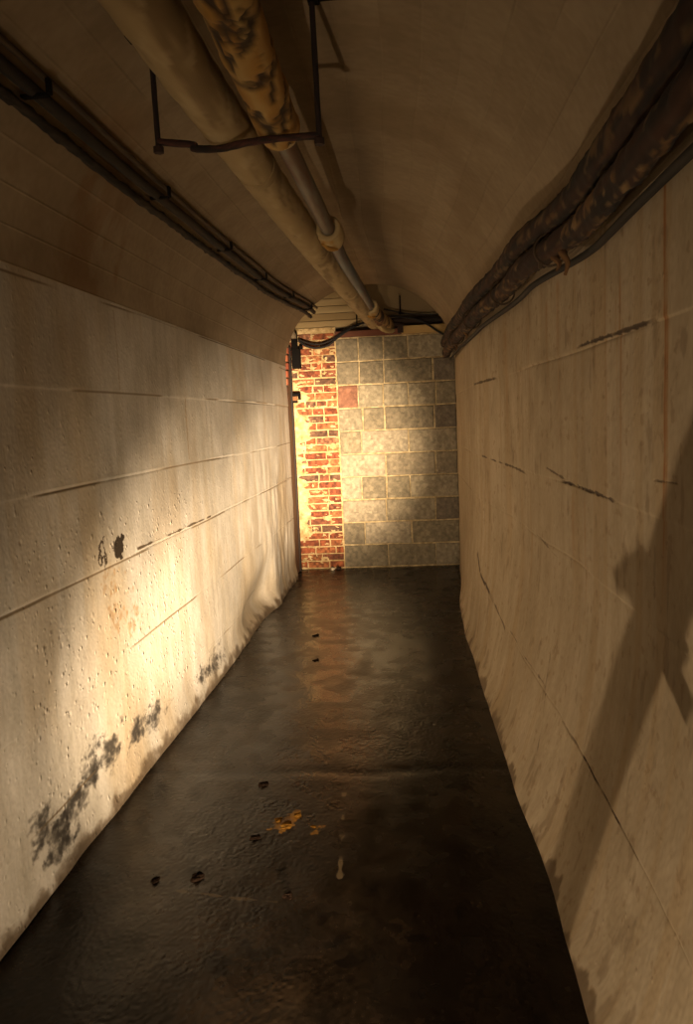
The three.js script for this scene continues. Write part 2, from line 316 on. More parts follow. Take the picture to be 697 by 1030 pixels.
// ----- floor
{
  const FX0 = -1.75, FX1 = 0.75, FW = 2.5, nz = 330, nx = 90;
  const zAt = (i) => mix(BEHIND, ZB - 0.2, i / nz);
  const fy = (x, d) => 0.006 * fbm(x * 1.5 + 7, d * 1.1) + 0.0025 * fbm(x * 9, d * 8) - 0.004 * Math.exp(-(((d - 2.95 - 0.03 * noise(x * 4, 2)) / 0.02) ** 2));
  const topG = grid(nz, nx, (i, j) => { const z = zAt(i), x = mix(FX0, FX1, j / nx); return [x, fy(x, -z), z, uW(z), (x - FX0) / FW]; }, true);
  const bot = grid(1, 1, (i, j) => [j ? FX1 : FX0, -0.2, i ? ZB - 0.2 : BEHIND, 0, 0]);
  const crackPts = [[5.6, -0.47], [5.2, -0.40], [4.85, -0.36], [4.55, -0.33], [4.3, -0.28], [4.1, -0.29], [3.95, -0.2]];
  const wet = (x, d) => fbm(x * 1.7 + 2.2, d * 0.9 + 4) + 0.25 * fbm(x * 7, d * 6);
  const map = colorTex(2048, 1024, (u, v) => {
    const d = u * TD, x = FX0 + v * FW, n1 = fbm(x * 2, d * 1.6 + 5), n2 = fbm(x * 11, d * 9), n3 = noise(x * 90, d * 70);
    let c = [30 + n1 * 14 + n2 * 13 + n3 * 7, 23 + n1 * 11 + n2 * 10 + n3 * 6, 16 + n1 * 8 + n2 * 8 + n3 * 5];
    const put = (rgb, t) => { c = mix3(c, rgb, clamp(t)); };
    put([22, 17, 12], 0.75 * sstep(0.14, 0.34, fbm(x * 7 + 30, d * 5 + 8)));
    put([16, 12, 9], 0.9 * sstep(0.33, 0.42, fbm(x * 16 + 3, d * 15)));
    for (let k = 1; k < crackPts.length; k++) { const [q] = segDist(d, x, crackPts[k - 1][0], crackPts[k - 1][1], crackPts[k][0], crackPts[k][1]); if (q < 0.06) put([12, 9, 7], 0.9 * sstep(0.028, 0.006, q + 0.03 * fbm(x * 26, d * 26))); }
    put([14, 11, 8], 0.8 * sstep(0.03, 0.008, Math.abs(d - 2.95 - 0.03 * noise(x * 4, 2)) + 0.02 * fbm(x * 20, d * 20)));
    const [q1] = segDist(d, x, 2.78, -0.325, 2.22, -0.285); put([120, 104, 78], 0.7 * sstep(0.008, 0.003, q1 + 0.005 * noise(d * 30, 2)) * sstep(-0.2, 0.25, noise(d * 24, 7)));   // pale scratch
    const [q2] = segDist(d, x, 2.15, -0.75, 2.1, -0.45); put([90, 76, 56], 0.5 * sstep(0.006, 0.002, q2 + 0.006 * noise(x * 30, 3)));
    for (const [sd, sx, r] of [[2.54, -0.50, 0.075], [2.6, -0.465, 0.05], [2.5, -0.38, 0.04]]) { const q = Math.hypot(d - sd, x - sx) / r; put([150, 104, 34], 0.75 * sstep(0.55, 0.8, Math.exp(-q * q) + 0.8 * fbm(x * 38, d * 38) - 0.1)); }   // mustard paint spill
    put([66, 52, 36], 0.3 * sstep(0.15, 0.4, fbm(x * 5 + 60, d * 3)));
    return c;
  });
  const rough = grayTex(1024, 512, field(1024, 512, (u, v) => { const d = u * TD, x = FX0 + v * FW; return clamp(0.30 - 0.07 * sstep(-0.3, 0.45, wet(x, d)) + 0.16 * fbm(x * 14, d * 12), 0.12, 0.7); }));
  const b = field(2048, 1024, (u, v) => { const d = u * TD, x = FX0 + v * FW, dry = 1 - 0.75 * sstep(-0.1, 0.3, wet(x, d)); return 0.5 + dry * (0.08 * fbm(x * 24, d * 20, 3) + 0.07 * noise(x * 110, d * 90)) + 0.04 * fbm(x * 6, d * 5, 2); });
  const mat = new THREE.MeshPhysicalMaterial({ map, roughness: 1, roughnessMap: rough, bumpMap: grayTex(2048, 1024, b), bumpScale: 0.006, ior: 1.36, specularIntensity: 0.5 });
  structure(mesh('floor', merge([topG, bot]), mat), 'dark damp concrete floor with stains and a cross joint', 'floor');
}

// ----- end of the tunnel behind the camera, the recess at the far end
const plainMat = new THREE.MeshStandardMaterial({ color: 0x8d7d64, roughness: 0.9 });
structure(mesh('wall_back', box(2.4, 2.7, 0.15, -0.35, 1.3, BEHIND + 0.07), plainMat), 'plain end wall of the tunnel behind the camera', 'wall');
structure(mesh('wall_doorway', merge([box(0.12, 2.75, 0.9, -1.70, 1.37, -6.98), box(0.30, 2.75, 0.12, -1.54, 1.37, -7.38)]), plainMat), 'plastered side of the doorway at the far left', 'wall');
structure(mesh('ceiling_recess', box(2.6, 0.12, 0.62, -0.45, 2.72, -7.12), plainMat), 'concrete slab over the far end recess', 'ceiling');
structure(mesh('wall_recess_right', box(0.12, 2.7, 0.40, 0.50, 1.35, -7.13), plainMat), 'plastered right side of the far end recess', 'wall');

// ---------------------------------------------------------------- far wall: concrete blocks and brick pier
const speck = (r, g, b, amp, sc) => colorTex(512, 512, (u, v) => { const n = fbm(u * sc, v * sc, 5), m = noise(u * 300, v * 300), w = sstep(0.22, 0.4, fbm(u * sc * 0.6 + 9, v * sc * 0.6)); return [r + amp * n + 12 * m + 24 * w, g + amp * n + 12 * m + 23 * w, b + amp * n + 12 * m + 20 * w]; });
const stoneBump = grayTex(512, 512, field(512, 512, (u, v) => 0.5 + 0.3 * fbm(u * 40, v * 40, 4) + 0.15 * noise(u * 240, v * 240)));
const blockMap = speck(216, 214, 209, 52, 24), brickMap = speck(200, 190, 182, 110, 26);
// pillow-edged piece facing +z, uv in metres shifted per piece
function piece(x0, x1, y0, y1, z0, z1, ch, jit) {
  const j = () => (rnd() - 0.5) * 2 * jit, ou = rnd(), ov = rnd();
  const o = [[x0 + j(), y0 + j()], [x1 + j(), y0 + j()], [x1 + j(), y1 + j()], [x0 + j(), y1 + j()]];
  const f = [[o[0][0] + ch, o[0][1] + ch], [o[1][0] - ch, o[1][1] + ch], [o[2][0] - ch, o[2][1] - ch], [o[3][0] + ch, o[3][1] - ch]];
  const p = [], uv = [];
  const vtx = (a, z) => { p.push(a[0], a[1], z); uv.push(a[0] * 1.6 + ou, a[1] * 1.6 + ov); };
  const quad = (a, za, b, zb, c, zc, d, zd) => { vtx(a, za); vtx(b, zb); vtx(c, zc); vtx(a, za); vtx(c, zc); vtx(d, zd); };
  quad(f[0], z1, f[1], z1, f[2], z1, f[3], z1);
  for (let k = 0; k < 4; k++) { const n = (k + 1) % 4; quad(o[k], z1 - ch * 0.8, o[n], z1 - ch * 0.8, f[n], z1, f[k], z1); quad(o[k], z0, o[n], z0, o[n], z1 - ch * 0.8, o[k], z1 - ch * 0.8); }
  quad(o[1], z0, o[0], z0, o[3], z0, o[2], z0);
  const g = new THREE.BufferGeometry();
  g.setAttribute('position', new THREE.Float32BufferAttribute(p, 3)); g.setAttribute('uv', new THREE.Float32BufferAttribute(uv, 2)); g.computeVertexNormals();
  return g;
}
{
  const wallFar = structure(group('wall_far'), 'grey concrete block wall closing the far end of the tunnel', 'wall');
  const L = -0.745, R = 0.30, C = 0.2035;
  const mortarMap = colorTex(512, 512, (u, v) => { const n = fbm(u * 30, v * 30), m = noise(u * 200, v * 200); return [168 + 50 * n + 14 * m, 149 + 48 * n + 14 * m, 112 + 44 * n + 12 * m]; });
  const mortar = new THREE.MeshStandardMaterial({ map: mortarMap, bumpMap: stoneBump, bumpScale: 0.006, roughness: 0.95 });
  mesh('mortar_bed', merge([grid(70, 130, (i, j) => { const x = mix(L - 0.02, R + 0.12, i / 70), y = mix(-0.02, 2.05, j / 130); return [x, y, ZB - 0.010 + 0.005 * fbm(x * 22, y * 22), x, y]; }), box(R - L + 0.14, 2.07, 0.2, (L + R) / 2 + 0.05, 1.015, ZB - 0.13)]), mortar, wallFar);
  const tints = [0x958a75, 0x8d836e, 0x9b917c, 0x877d69, 0x9f957f, 0x918771].map((c) => new THREE.MeshStandardMaterial({ color: c, map: blockMap, bumpMap: stoneBump, bumpScale: 0.005, roughness: 0.93 }));
  const redBlock = new THREE.MeshStandardMaterial({ color: 0x8f6450, map: blockMap, bumpMap: stoneBump, bumpScale: 0.005, roughness: 0.93 });
  const dark = new THREE.MeshStandardMaterial({ color: 0x7c7264, map: blockMap, bumpMap: stoneBump, bumpScale: 0.005, roughness: 0.93 });
  const pale = new THREE.MeshStandardMaterial({ color: 0xaca18c, map: blockMap, bumpMap: stoneBump, bumpScale: 0.005, roughness: 0.93 });
  const rows = [   // joints as fractions of the wall's width, top course first; letters choose odd blocks
    [[0, 0.195, 0.405, 0.61, 1], '....'], [[0, 0.195, 0.40, 0.81, 1], '...d'], [[0, 0.18, 0.39, 0.60, 0.83, 1], 'r....'], [[0, 0.21, 0.395, 0.81, 1], '...d'], [[0, 0.19, 0.59, 1], '.p.'],
    [[0, 0.39, 0.81, 1], 'p..'], [[0, 0.18, 0.39, 0.59, 1], 'p...'], [[0, 0.38, 0.80, 1], 'p.d'], [[0, 0.19, 0.59, 1], '.p.'], [[0, 0.385, 0.79, 1], '...'],
  ];
  rows.forEach(([js, kinds], r) => {
    const y1 = 2.04 - r * C, y0 = y1 - C;
    for (let k = 0; k + 1 < js.length; k++) {
      const x0 = L + (R - L) * js[k] + 0.006, x1 = L + (R - L) * js[k + 1] - 0.006;
      const m = kinds[k] === 'r' ? redBlock : kinds[k] === 'd' ? dark : kinds[k] === 'p' ? pale : tints[Math.floor(rnd() * tints.length)];
      mesh('concrete_block', piece(x0, x1, y0 + 0.006, y1 - 0.006, ZB - 0.06, ZB + rr(-0.002, 0.002), 0.008, 0.004), m, wallFar);
    }
  });

  // brick pier left of the blocks
  const pier = structure(group('wall_far_left'), 'red brick pier smeared with pale mortar beside the block wall', 'wall');
  const BL = -1.30, BR = -0.747, BC = 0.0655;
  const creamMap = colorTex(512, 512, (u, v) => { const n = fbm(u * 26, v * 26), m = noise(u * 200, v * 200); return [186 + 46 * n + 12 * m, 160 + 48 * n + 12 * m, 114 + 48 * n + 10 * m]; });
  const cream = new THREE.MeshStandardMaterial({ map: creamMap, bumpMap: stoneBump, bumpScale: 0.006, roughness: 0.95 });
  const smear = (x, y) => {
    const left = sstep(-1.00, -1.10, x + 0.05 * noise(y * 9, 3) + 0.05 * noise(y * 30, 8)) * sstep(0.10, 0.45, y) * sstep(1.75, 1.5, y);
    const patch = sstep(0.2, 0.4, fbm(x * 19 + 3, y * 40 + 1)) + sstep(0.16, 0.36, fbm(x * 18, y * 34 + 9)) * sstep(1.5, 1.7, y) * 0.8;
    return 0.017 * clamp(left + 0.75 * patch) + 0.003 * fbm(x * 40, y * 40);
  };
  mesh('mortar_bed', merge([grid(110, 340, (i, j) => { const x = mix(BL, BR + 0.012, i / 110), y = mix(-0.02, 2.14, j / 340); return [x, y, ZB - 0.005 + smear(x, y), x, y]; }), box(BR - BL + 0.01, 2.16, 0.18, (BL + BR) / 2, 1.06, ZB - 0.12)]), cream, pier);
  const brickTints = [0xa05a3a, 0xa8623c, 0x905034, 0xb07048, 0x8a563e, 0xa07054, 0x7c5c48, 0xb2764c].map((c) => new THREE.MeshStandardMaterial({ color: c, map: brickMap, bumpMap: stoneBump, bumpScale: 0.006, roughness: 0.9 }));
  const burnt = new THREE.MeshStandardMaterial({ color: 0x6e5240, map: brickMap, bumpMap: stoneBump, bumpScale: 0.006, roughness: 0.9 });
  for (let r = 0; r < 32; r++) {
    const y0 = 0.004 + r * BC + rr(-0.002, 0.002), cuts = [BR];
    let x = BR - (r % 2 ? rr(0.19, 0.205) : rr(0.09, 0.135)) * (rnd() < 0.2 ? 0.6 : 1);
    while (x > BL) { cuts.push(x); x -= rnd() < 0.62 ? rr(0.185, 0.205) : rr(0.09, 0.10); }
    for (let k = 0; k + 1 < cuts.length; k++) {
      const x1 = cuts[k] - (k ? 0.005 : 0.001), x0 = cuts[k + 1] + 0.006;
      if (x1 < -1.2) break;
      const m = (r === 28 && k === 0) || rnd() < 0.06 ? burnt : brickTints[Math.floor(rnd() * brickTints.length)];
      mesh('brick', piece(x0, x1, y0 + 0.006, y0 + BC - 0.006, ZB - 0.08, ZB + rr(-0.001, 0.006), 0.005, 0.003), m, pier);
    }
  }
  // brick corner showing beyond the end of the right wall
  const jambR = structure(group('wall_far_right'), 'narrow brick return beyond the end of the right wall', 'wall');
  mesh('mortar_bed', box(0.16, 2.05, 0.28, 0.395, 1.025, -7.08), cream, jambR);
  for (let r = 0; r < 31; r++) { const y0 = 0.004 + r * BC; const g = piece(-7.205, -6.96, y0 + 0.006, y0 + BC - 0.006, -0.03, 0.01 + rr(0, 0.006), 0.004, 0.003); g.rotateY(-Math.PI / 2); g.translate(0.318, 0, 0); mesh('brick', g, brickTints[Math.floor(rnd() * brickTints.length)], jambR); }
}

// ---------------------------------------------------------------- things
const VC = (rough, metal = 0) => new THREE.MeshStandardMaterial({ vertexColors: true, roughness: rough, metalness: metal });
const blackMat = new THREE.MeshPhysicalMaterial({ color: 0x0d0a08, roughness: 0.9, specularIntensity: 0.3 });
const rustMat = new THREE.MeshStandardMaterial({ color: 0x2c1a11, roughness: 0.9 });
const vLagging = VC(0.85), vFlaky = VC(0.95), vBare = VC(0.6, 0.2), vRust = VC(0.9), vCable = VC(0.8), vWood = VC(0.8);
const TAU = Math.PI * 2;
const ring = (a) => [Math.cos(a) * 1.3, Math.sin(a) * 1.3];   // seamless noise round a tube
const tn = (s, a, f, o = 4, k = 0) => { const [c, d] = ring(a); return fbm(s * f + c + k, d * 2.1 + s * f * 0.37 + k * 3.3, o); };

// big lagged pipe under the crown of the vault
{
  const t = thing('insulated_pipe', 'thick cream insulated pipe running the length of the ceiling', 'pipe');
  const path = curve([[-0.48, 2.13, 0.4], [-0.505, 2.13, -1.4], [-0.506, 2.13, -2.2], [-0.49, 2.13, -3.2], [-0.465, 2.13, -4.2], [-0.42, 2.13, -5.6], [-0.375, 2.13, -6.9]], 360);
  const cream = lin(0x9c8760), stain = lin(0x6c5636), pale = lin(0xae9a74);
  mesh('jacket', sweep(path, (s, a) => 0.064 + 0.0018 * tn(s, a, 6) + 0.0012 * Math.sin(s * 42 + a) + 0.0009 * tn(s, a, 22, 2, 4), { n: 36, col: (s, a) => mix3(mix3(cream, stain, 0.75 * sstep(0.0, 0.4, tn(s, a, 3, 4, 9))), pale, 0.6 * sstep(0.12, 0.4, tn(s, a, 11, 3, 20))) }), vLagging, t);
  for (const z of [-1.15, -2.62, -3.9, -5.15]) { const i = path.findIndex((p) => p.z < z); mesh('wrap_band', sweep(path.slice(i, i + 4), (s, a) => 0.0665 + 0.001 * tn(s + z, a, 9), { n: 30, col: (s, a) => mix3(cream, stain, 0.4 + 0.5 * tn(s, a, 8)) }), vLagging, t); }
  mesh('torn_end', sweep(line([-0.381, 2.13, -6.74], [-0.372, 2.128, -6.97], 14), (s, a) => 0.064 - 0.05 * sstep(0.1, 0.23, s) + 0.004 * tn(s, a, 20), { n: 28, col: (s, a) => mix3(pale, stain, clamp(0.2 + tn(s, a, 14))) }), vLagging, t);
}
// second pipe: ochre lagging, then bare, with two fat elbows of lagging and a ragged end
{
  const t = thing('corroded_pipe', 'thin pipe with peeling ochre insulation beside the thick cream pipe', 'pipe');
  const ochre = lin(0x9a7234), dirt = lin(0x24160c), tan = lin(0xa88a52), grey = lin(0x6d6a60), rust = lin(0x5c3a22), blue = lin(0x5a6468), bone = lin(0xa8966e);
  const spall = (s, a) => sstep(0.06, 0.20, tn(s, a, 11, 5, 2)) ;
  mesh('insulation_sleeve', sweep(line([-0.27, 2.13, 0.4], [-0.37, 2.13, -2.33], 240), (s, a) => 0.058 + 0.003 * tn(s, a, 8) - 0.007 * spall(s, a) + 0.004 * Math.max(0, Math.sin(s * 26) ** 15), { n: 32, col: (s, a) => mix3(mix3(ochre, tan, clamp(0.5 + 1.6 * tn(s, a, 5, 3, 30))), dirt, 0.92 * Math.max(spall(s, a), 0.8 * Math.sin(s * 13) ** 40)) }), vFlaky, t);
  mesh('sleeve_ring', sweep(line([-0.368, 2.13, -2.315], [-0.371, 2.13, -2.345], 3), (s, a) => 0.056 + 0.003 * tn(s, a, 20), { n: 24, col: () => bone }), vLagging, t);
  mesh('bare_pipe', sweep(line([-0.37, 2.13, -2.2], [-0.371, 2.13, -3.62], 60), (s, a) => 0.030 + 0.001 * tn(s, a, 8), { n: 20, col: (s, a) => mix3(grey, rust, clamp(0.45 + tn(s, a, 5))) }), vBare, t);
  mesh('bare_pipe', sweep(curve([[-0.371, 2.13, -3.6], [-0.374, 2.13, -4.2], [-0.352, 2.13, -5.4], [-0.348, 2.13, -6.2]], 70), (s, a) => 0.030 + 0.001 * tn(s, a, 8), { n: 20, col: (s, a) => mix3(blue, rust, clamp(0.25 + tn(s, a, 5))) }), vBare, t);
  for (const [x, z] of [[-0.371, -3.57], [-0.348, -6.02]]) {
    const f = mesh('fitting_insulation', sweep(line([x, 2.13, z + 0.03], [x, 2.125, z - 0.19], 16), (s, a) => 0.033 + 0.024 * Math.sin(clamp(s / 0.22) * Math.PI) ** 0.35 + 0.006 * tn(s + z, a, 20), { n: 26, col: (s, a) => mix3(bone, ochre, clamp(0.3 + 1.4 * tn(s + z, a, 12))) }), vFlaky, t);
    mesh('collar', new THREE.TorusGeometry(0.041, 0.013, 10, 28).translate(x, 2.13, z + 0.035), vLagPlain(), f);
    mesh('loose_lagging', sweep(curve([[x - 0.03, 2.085, z - 0.03], [x - 0.01, 2.068, z - 0.06], [x + 0.02, 2.072, z - 0.10]], 10), (s, a) => 0.010 + 0.006 * tn(s, a, 30), { n: 10, col: () => ochre }), vFlaky, f);
  }
  mesh('flaking_sleeve', sweep(curve([[-0.348, 2.13, -6.15], [-0.32, 2.125, -6.6], [-0.262, 2.115, -7.08]], 70), (s, a) => 0.052 + 0.013 * tn(s, a, 16) + 0.006 * tn(s, a, 40, 2, 5), { n: 28, col: (s, a) => mix3(mix3(rust, tan, clamp(0.4 + 1.8 * tn(s, a, 14))), dirt, sstep(0.15, 0.3, tn(s, a, 20, 3, 9))) }), vFlaky, t);
  mesh('plaster_drip', sweep(curve([[-0.33, 2.085, -6.7], [-0.28, 2.062, -6.95], [-0.235, 2.07, -7.08]], 20), (s, a) => 0.026 + 0.01 * tn(s, a, 15), { n: 18, col: (s, a) => mix3(bone, tan, clamp(0.2 + tn(s, a, 10))) }), vLagging, t);
  mesh('end_clamp', merge([box(0.05, 0.07, 0.05, -0.165, 2.085, -7.12, 0.006), box(0.08, 0.02, 0.03, -0.2, 2.12, -7.12, 0.004)]), rustMat, t);
}
function vLagPlain() { return vLagPlain.m ??= new THREE.MeshStandardMaterial({ color: 0x9c8862, roughness: 0.95 }); }
// trapeze hanger carrying both pipes
{
  const t = thing('pipe_hanger', 'rusty black trapeze hanger carrying the ceiling pipes', 'hanger');
  const zl = -2.2, yb = 2.053, xl = -0.672, xr = -0.243;
  const bend = curve([[xl, 2.075, zl], [xl + 0.10, yb + 0.004, zl], [-0.58, yb, zl], [-0.51, yb - 0.008, zl], [-0.44, yb + 0.002, zl], [-0.37, yb + 0.006, zl], [xr, yb + 0.006, zl]], 60);
  mesh('cross_bar', sweep(bend, (s, a) => 0.0095 + 0.002 * tn(s, a, 40), { n: 12, col: (s, a) => mix3(lin(0x140d09), lin(0x45241a), clamp(0.25 + 2 * tn(s, a, 30))) }), vRust, t);
  for (const [x, y0] of [[xl, 2.07], [xr, 2.06]]) {
    const top = vaultY(x, 2.2);
    const rod = mesh('rod', sweep(line([x, y0 - 0.012, zl], [x - 0.004, top + 0.01, zl], 20), (s, a) => 0.0075 + 0.0008 * tn(s, a, 40), { n: 12, col: (s, a) => mix3(lin(0x120d0a), lin(0x33201a), clamp(0.3 + tn(s, a, 20))) }), vRust, t);
    mesh('nut', new THREE.CylinderGeometry(0.014, 0.014, 0.016, 6).translate(x, y0 - 0.016, zl), rustMat, rod);
    mesh('anchor', merge([box(0.09, 0.02, 0.05, x + (x < -0.4 ? -0.02 : 0.03), top - 0.022, zl, 0.004), box(0.03, 0.045, 0.04, x, top - 0.02, zl, 0.004)]), blackMat, rod);
  }
}

// ----- cables clipped along the left of the vault
{
  const run = (dx, dy, wob, ph) => { const o = []; for (let i = 0; i <= 260; i++) { const d = mix(-0.4, 6.95, i / 260), x = lerpTable(d, [1, 2, 3, 5, 7], [-0.925, -0.935, -0.94, -0.935, -0.88]) + dx; o.push(V(x, vaultY(x, d) - 0.016 + dy + wob * noise(d * 2.3 + ph, ph), -d)); } return o; };
  const k0 = lin(0x14110e), k1 = lin(0x3a2e20);
  const t = thing('conduit', 'black conduit clipped along the left of the vaulted ceiling', 'conduit');
  mesh('tube', sweep(run(0.0, -0.013, 0.002, 1), (s, a) => 0.017 + 0.001 * tn(s, a, 20), { n: 14, col: (s, a) => mix3(k0, k1, clamp(0.3 + tn(s, a, 6))) }), vCable, t);
  for (const d of [2.05, 3.02, 4.0, 4.9, 5.8, 6.6]) { const x = -0.937 + (d > 5 ? (d - 5) * 0.028 : 0), y = vaultY(x, d); mesh('clip', merge([box(0.07, 0.008, 0.022, x + 0.006, y - 0.042, -d, 0.003), box(0.010, 0.038, 0.022, x + 0.043, y - 0.022, -d, 0.003)]), blackMat, t); }
  tag(mesh('cable', sweep(run(0.026, -0.006, 0.003, 5), (s, a) => 0.009, { n: 10, col: (s, a) => mix3(k1, lin(0x5c4a30), clamp(0.3 + tn(s, a, 6))) }), vCable), 'thin brown cable on the crown side of the black conduit', 'cable');
  // dust-caked cable below the conduit
  tag(mesh('dusty_cable', sweep(run(-0.030, -0.022, 0.004, 9), (s, a) => 0.012 + 0.007 * Math.max(0, tn(s, a, 30, 3, 7)) * 2, { n: 12, col: (s, a) => mix3(k0, k1, clamp(0.2 + 1.5 * tn(s, a, 18))) }), vCable), 'lumpy dust-caked cable on the wall side of the black conduit', 'cable');
}

// ----- corroded pipes along the right springing
{
  const cx = (d) => lerpTable(d, [0.9, 1.4, 2.13, 2.95, 4.4, 6.3, 6.9], [0.425, 0.425, 0.42, 0.345, 0.27, 0.222, 0.215]);
  const cy = (d) => lerpTable(d, [1.4, 2.1, 3, 6.3], [1.82, 1.815, 1.825, 1.872]);
  const run = (dx, dy, d1 = 6.98, n = 420) => { const o = []; for (let i = 0; i <= n; i++) { const d = mix(-0.4, d1, i / n); o.push(V(cx(d) + dx + 0.003 * noise(d * 1.7, dx * 90), cy(d) + dy + 0.004 * noise(d * 1.3, dy * 70), -d)); } return o; };
  const soot = lin(0x17100b), brown = lin(0x3a2214), ochre = lin(0x7a5a32), pale = lin(0x94794e);
  const flake = (s, a, k) => { const f = tn(s, a, 24, 4, k); return sstep(0.05, 0.25, f); };
  const col = (k, amt) => (s, a) => { const f = flake(s, a, k); return mix3(mix3(soot, brown, clamp(0.45 + 1.6 * tn(s, a, 5, 3, k + 8))), mix3(ochre, pale, clamp(0.4 + 2 * tn(s, a, 8, 2, k + 3))), f * amt * sstep(-0.25, 0.15, tn(s, a, 2, 2, k + 40))); };
  const a1 = thing('corroded_pipe', 'upper of two rust-brown flaking pipes along the right wall top', 'pipe');
  mesh('lagging', sweep(run(-0.014, 0.052), (s, a) => 0.032 + 0.006 * tn(s, a, 20, 3, 3) + 0.004 * tn(s, a, 60, 2, 1), { n: 24, col: col(3, 0.35) }), vFlaky, a1);
  const a2 = thing('corroded_pipe', 'lower of two rust-brown pipes along the right wall with torn ochre lagging', 'pipe');
  mesh('lagging', sweep(run(0.0, -0.028), (s, a) => 0.033 + 0.010 * tn(s, a, 20, 3, 13) + 0.005 * tn(s, a, 60, 2, 1), { n: 24, col: col(13, 0.6) }), vFlaky, a2);
  for (const d of [2.5, 3.35, 4.35, 5.5]) {   // steel straps round the pair
    const c = [cx(d), cy(d), -d];
    mesh('strap', merge([new THREE.TorusGeometry(0.047, 0.0035, 6, 26).translate(c[0], c[1] - 0.028, c[2]), box(0.012, 0.018, 0.012, c[0] - 0.03, c[1] - 0.072, c[2], 0.003)]), new THREE.MeshStandardMaterial({ color: 0x4b3c2c, roughness: 0.6, metalness: 0.4 }), a2);
  }
  for (const [d, l] of [[2.36, 0.06], [2.44, 0.035], [5.6, 0.05], [4.8, 0.03]]) mesh('torn_lagging', sweep(curve([[cx(d) - 0.01, cy(d) - 0.06, -d], [cx(d) + 0.005, cy(d) - 0.062 - l * 0.5, -d + 0.012], [cx(d) + 0.0, cy(d) - 0.062 - l, -d - 0.004]], 12), (s, a) => 0.011 * (1 - 0.6 * s / (l + 0.01)) + 0.003 * tn(s, a, 40), { n: 10, col: (s, a) => mix3(brown, ochre, clamp(0.3 + tn(s + d, a, 20))) }), vFlaky, a2);
  tag(mesh('black_cable', sweep(run(0.034, -0.082, 6.9, 260), () => 0.010, { n: 10, col: (s, a) => mix3(lin(0x0e0c0a), lin(0x28221a), clamp(0.3 + tn(s, a, 5))) }), vCable), 'black cable under the two brown pipes on the right wall', 'cable');
}

// ----- far end: timber, boards, door iron and wiring above the block wall
const wood = (hexA, hexB, k) => { const a = lin(hexA), b = lin(hexB); return (x, y) => mix3(a, b, clamp(0.5 + 1.5 * fbm(x * 2.2 + k, y * 60 + k, 3))); };
function plank(x0, x1, y0, y1, z0, z1, paint) {
  const g = new RoundedBoxGeometry(x1 - x0, y1 - y0, z1 - z0, 2, 0.004, ); g.translate((x0 + x1) / 2, (y0 + y1) / 2, (z0 + z1) / 2);
  const p = g.attributes.position, c = []; for (let i = 0; i < p.count; i++) c.push(...paint(p.getX(i) + p.getZ(i), p.getY(i)));
  g.setAttribute('color', new THREE.Float32BufferAttribute(c, 3)); return g;
}
tag(mesh('timber_lintel', plank(-0.16, 0.42, 2.046, 2.112, -7.30, -7.17, wood(0xc9a86c, 0xa98a54, 3)), vWood), 'pale timber lintel on top of the block wall at right', 'lintel');
tag(mesh('timber_strip', plank(-0.74, -0.165, 2.046, 2.096, -7.31, -7.19, wood(0x70402a, 0x543020, 8)), vWood), 'red-brown timber strip on top of the block wall behind the pipes', 'lintel');
{
  const w = structure(group('wall_tympanum'), 'boarded gable above the brick pier at the far end', 'wall');
  const bed = mesh('backing', box(2.0, 0.6, 0.06, -0.45, 2.42, -7.40), plainMat, w); void bed;
  const ps = [wood(0xb49c70, 0x9c8358, 1), wood(0xa89064, 0x8f774e, 5), wood(0xbba478, 0x9f875c, 9)];
  for (let k = 0; k < 5; k++) mesh('board', plank(-1.32, -0.50, 2.142 + k * 0.062, 2.200 + k * 0.062, -7.32, -7.262 + 0.003 * (k % 2), ps[k % 3]), vWood, w);
  mesh('plaster_panel', plank(-0.47, 0.45, 2.225, 2.62, -7.33, -7.27, wood(0x8f7a56, 0x7c694a, 12)), vWood, w);
}
// dark pipe and cables crossing the gap above the lintel
tag(mesh('iron_pipe', sweep(line([-0.30, 2.165, -7.215], [0.44, 2.150, -7.215], 30), () => 0.022, { n: 14, col: (s, a) => mix3(lin(0x1a130e), lin(0x3b281a), clamp(0.4 + tn(s, a, 9))) }), vRust), 'dark iron pipe lying across the top of the timber lintel', 'pipe');
tag(mesh('power_cable', sweep(curve([[-0.35, 2.20, -7.15], [-0.18, 2.185, -7.12], [0.02, 2.135, -7.11], [0.15, 2.045, -7.10], [0.215, 2.0, -7.05], [0.25, 1.965, -6.97]], 40), () => 0.009, { n: 10, col: () => lin(0x100d0a) }), vCable), 'black cable sloping down across the timber lintel to the right pipes', 'cable');
tag(mesh('power_cable', sweep(curve([[-0.30, 2.26, -7.16], [-0.1, 2.21, -7.15], [0.1, 2.19, -7.15], [0.3, 2.2, -7.16]], 30), () => 0.007, { n: 10, col: () => lin(0x15110d) }), vCable), 'thin black cable sagging just under the crown of the far arch', 'cable');
tag(mesh('ceiling_bracket', merge([box(0.012, 0.16, 0.012, -0.16, 2.28, -7.12, 0.003), box(0.05, 0.012, 0.03, -0.15, 2.21, -7.12, 0.003)]), blackMat), 'small black drop bracket above the timber lintel', 'bracket');
tag(mesh('ceiling_bracket', merge([box(0.012, 0.11, 0.012, -0.535, 2.18, -7.13, 0.003), box(0.04, 0.012, 0.03, -0.54, 2.13, -7.13, 0.003)]), blackMat), 'small black drop bracket at the end of the boards', 'bracket');
tag(mesh('hanging_cable', sweep(curve([[-1.05, 2.03, -7.12], [-0.99, 1.985, -7.12], [-0.90, 1.958, -7.12], [-0.80, 1.975, -7.13], [-0.70, 2.045, -7.14], [-0.58, 2.115, -7.14], [-0.45, 2.155, -7.1], [-0.3, 2.19, -7.1]], 60), () => 0.0095, { n: 10, col: () => lin(0x0f0c0a) }), vCable), 'lower black cable drooping in front of the brick pier top', 'cable');
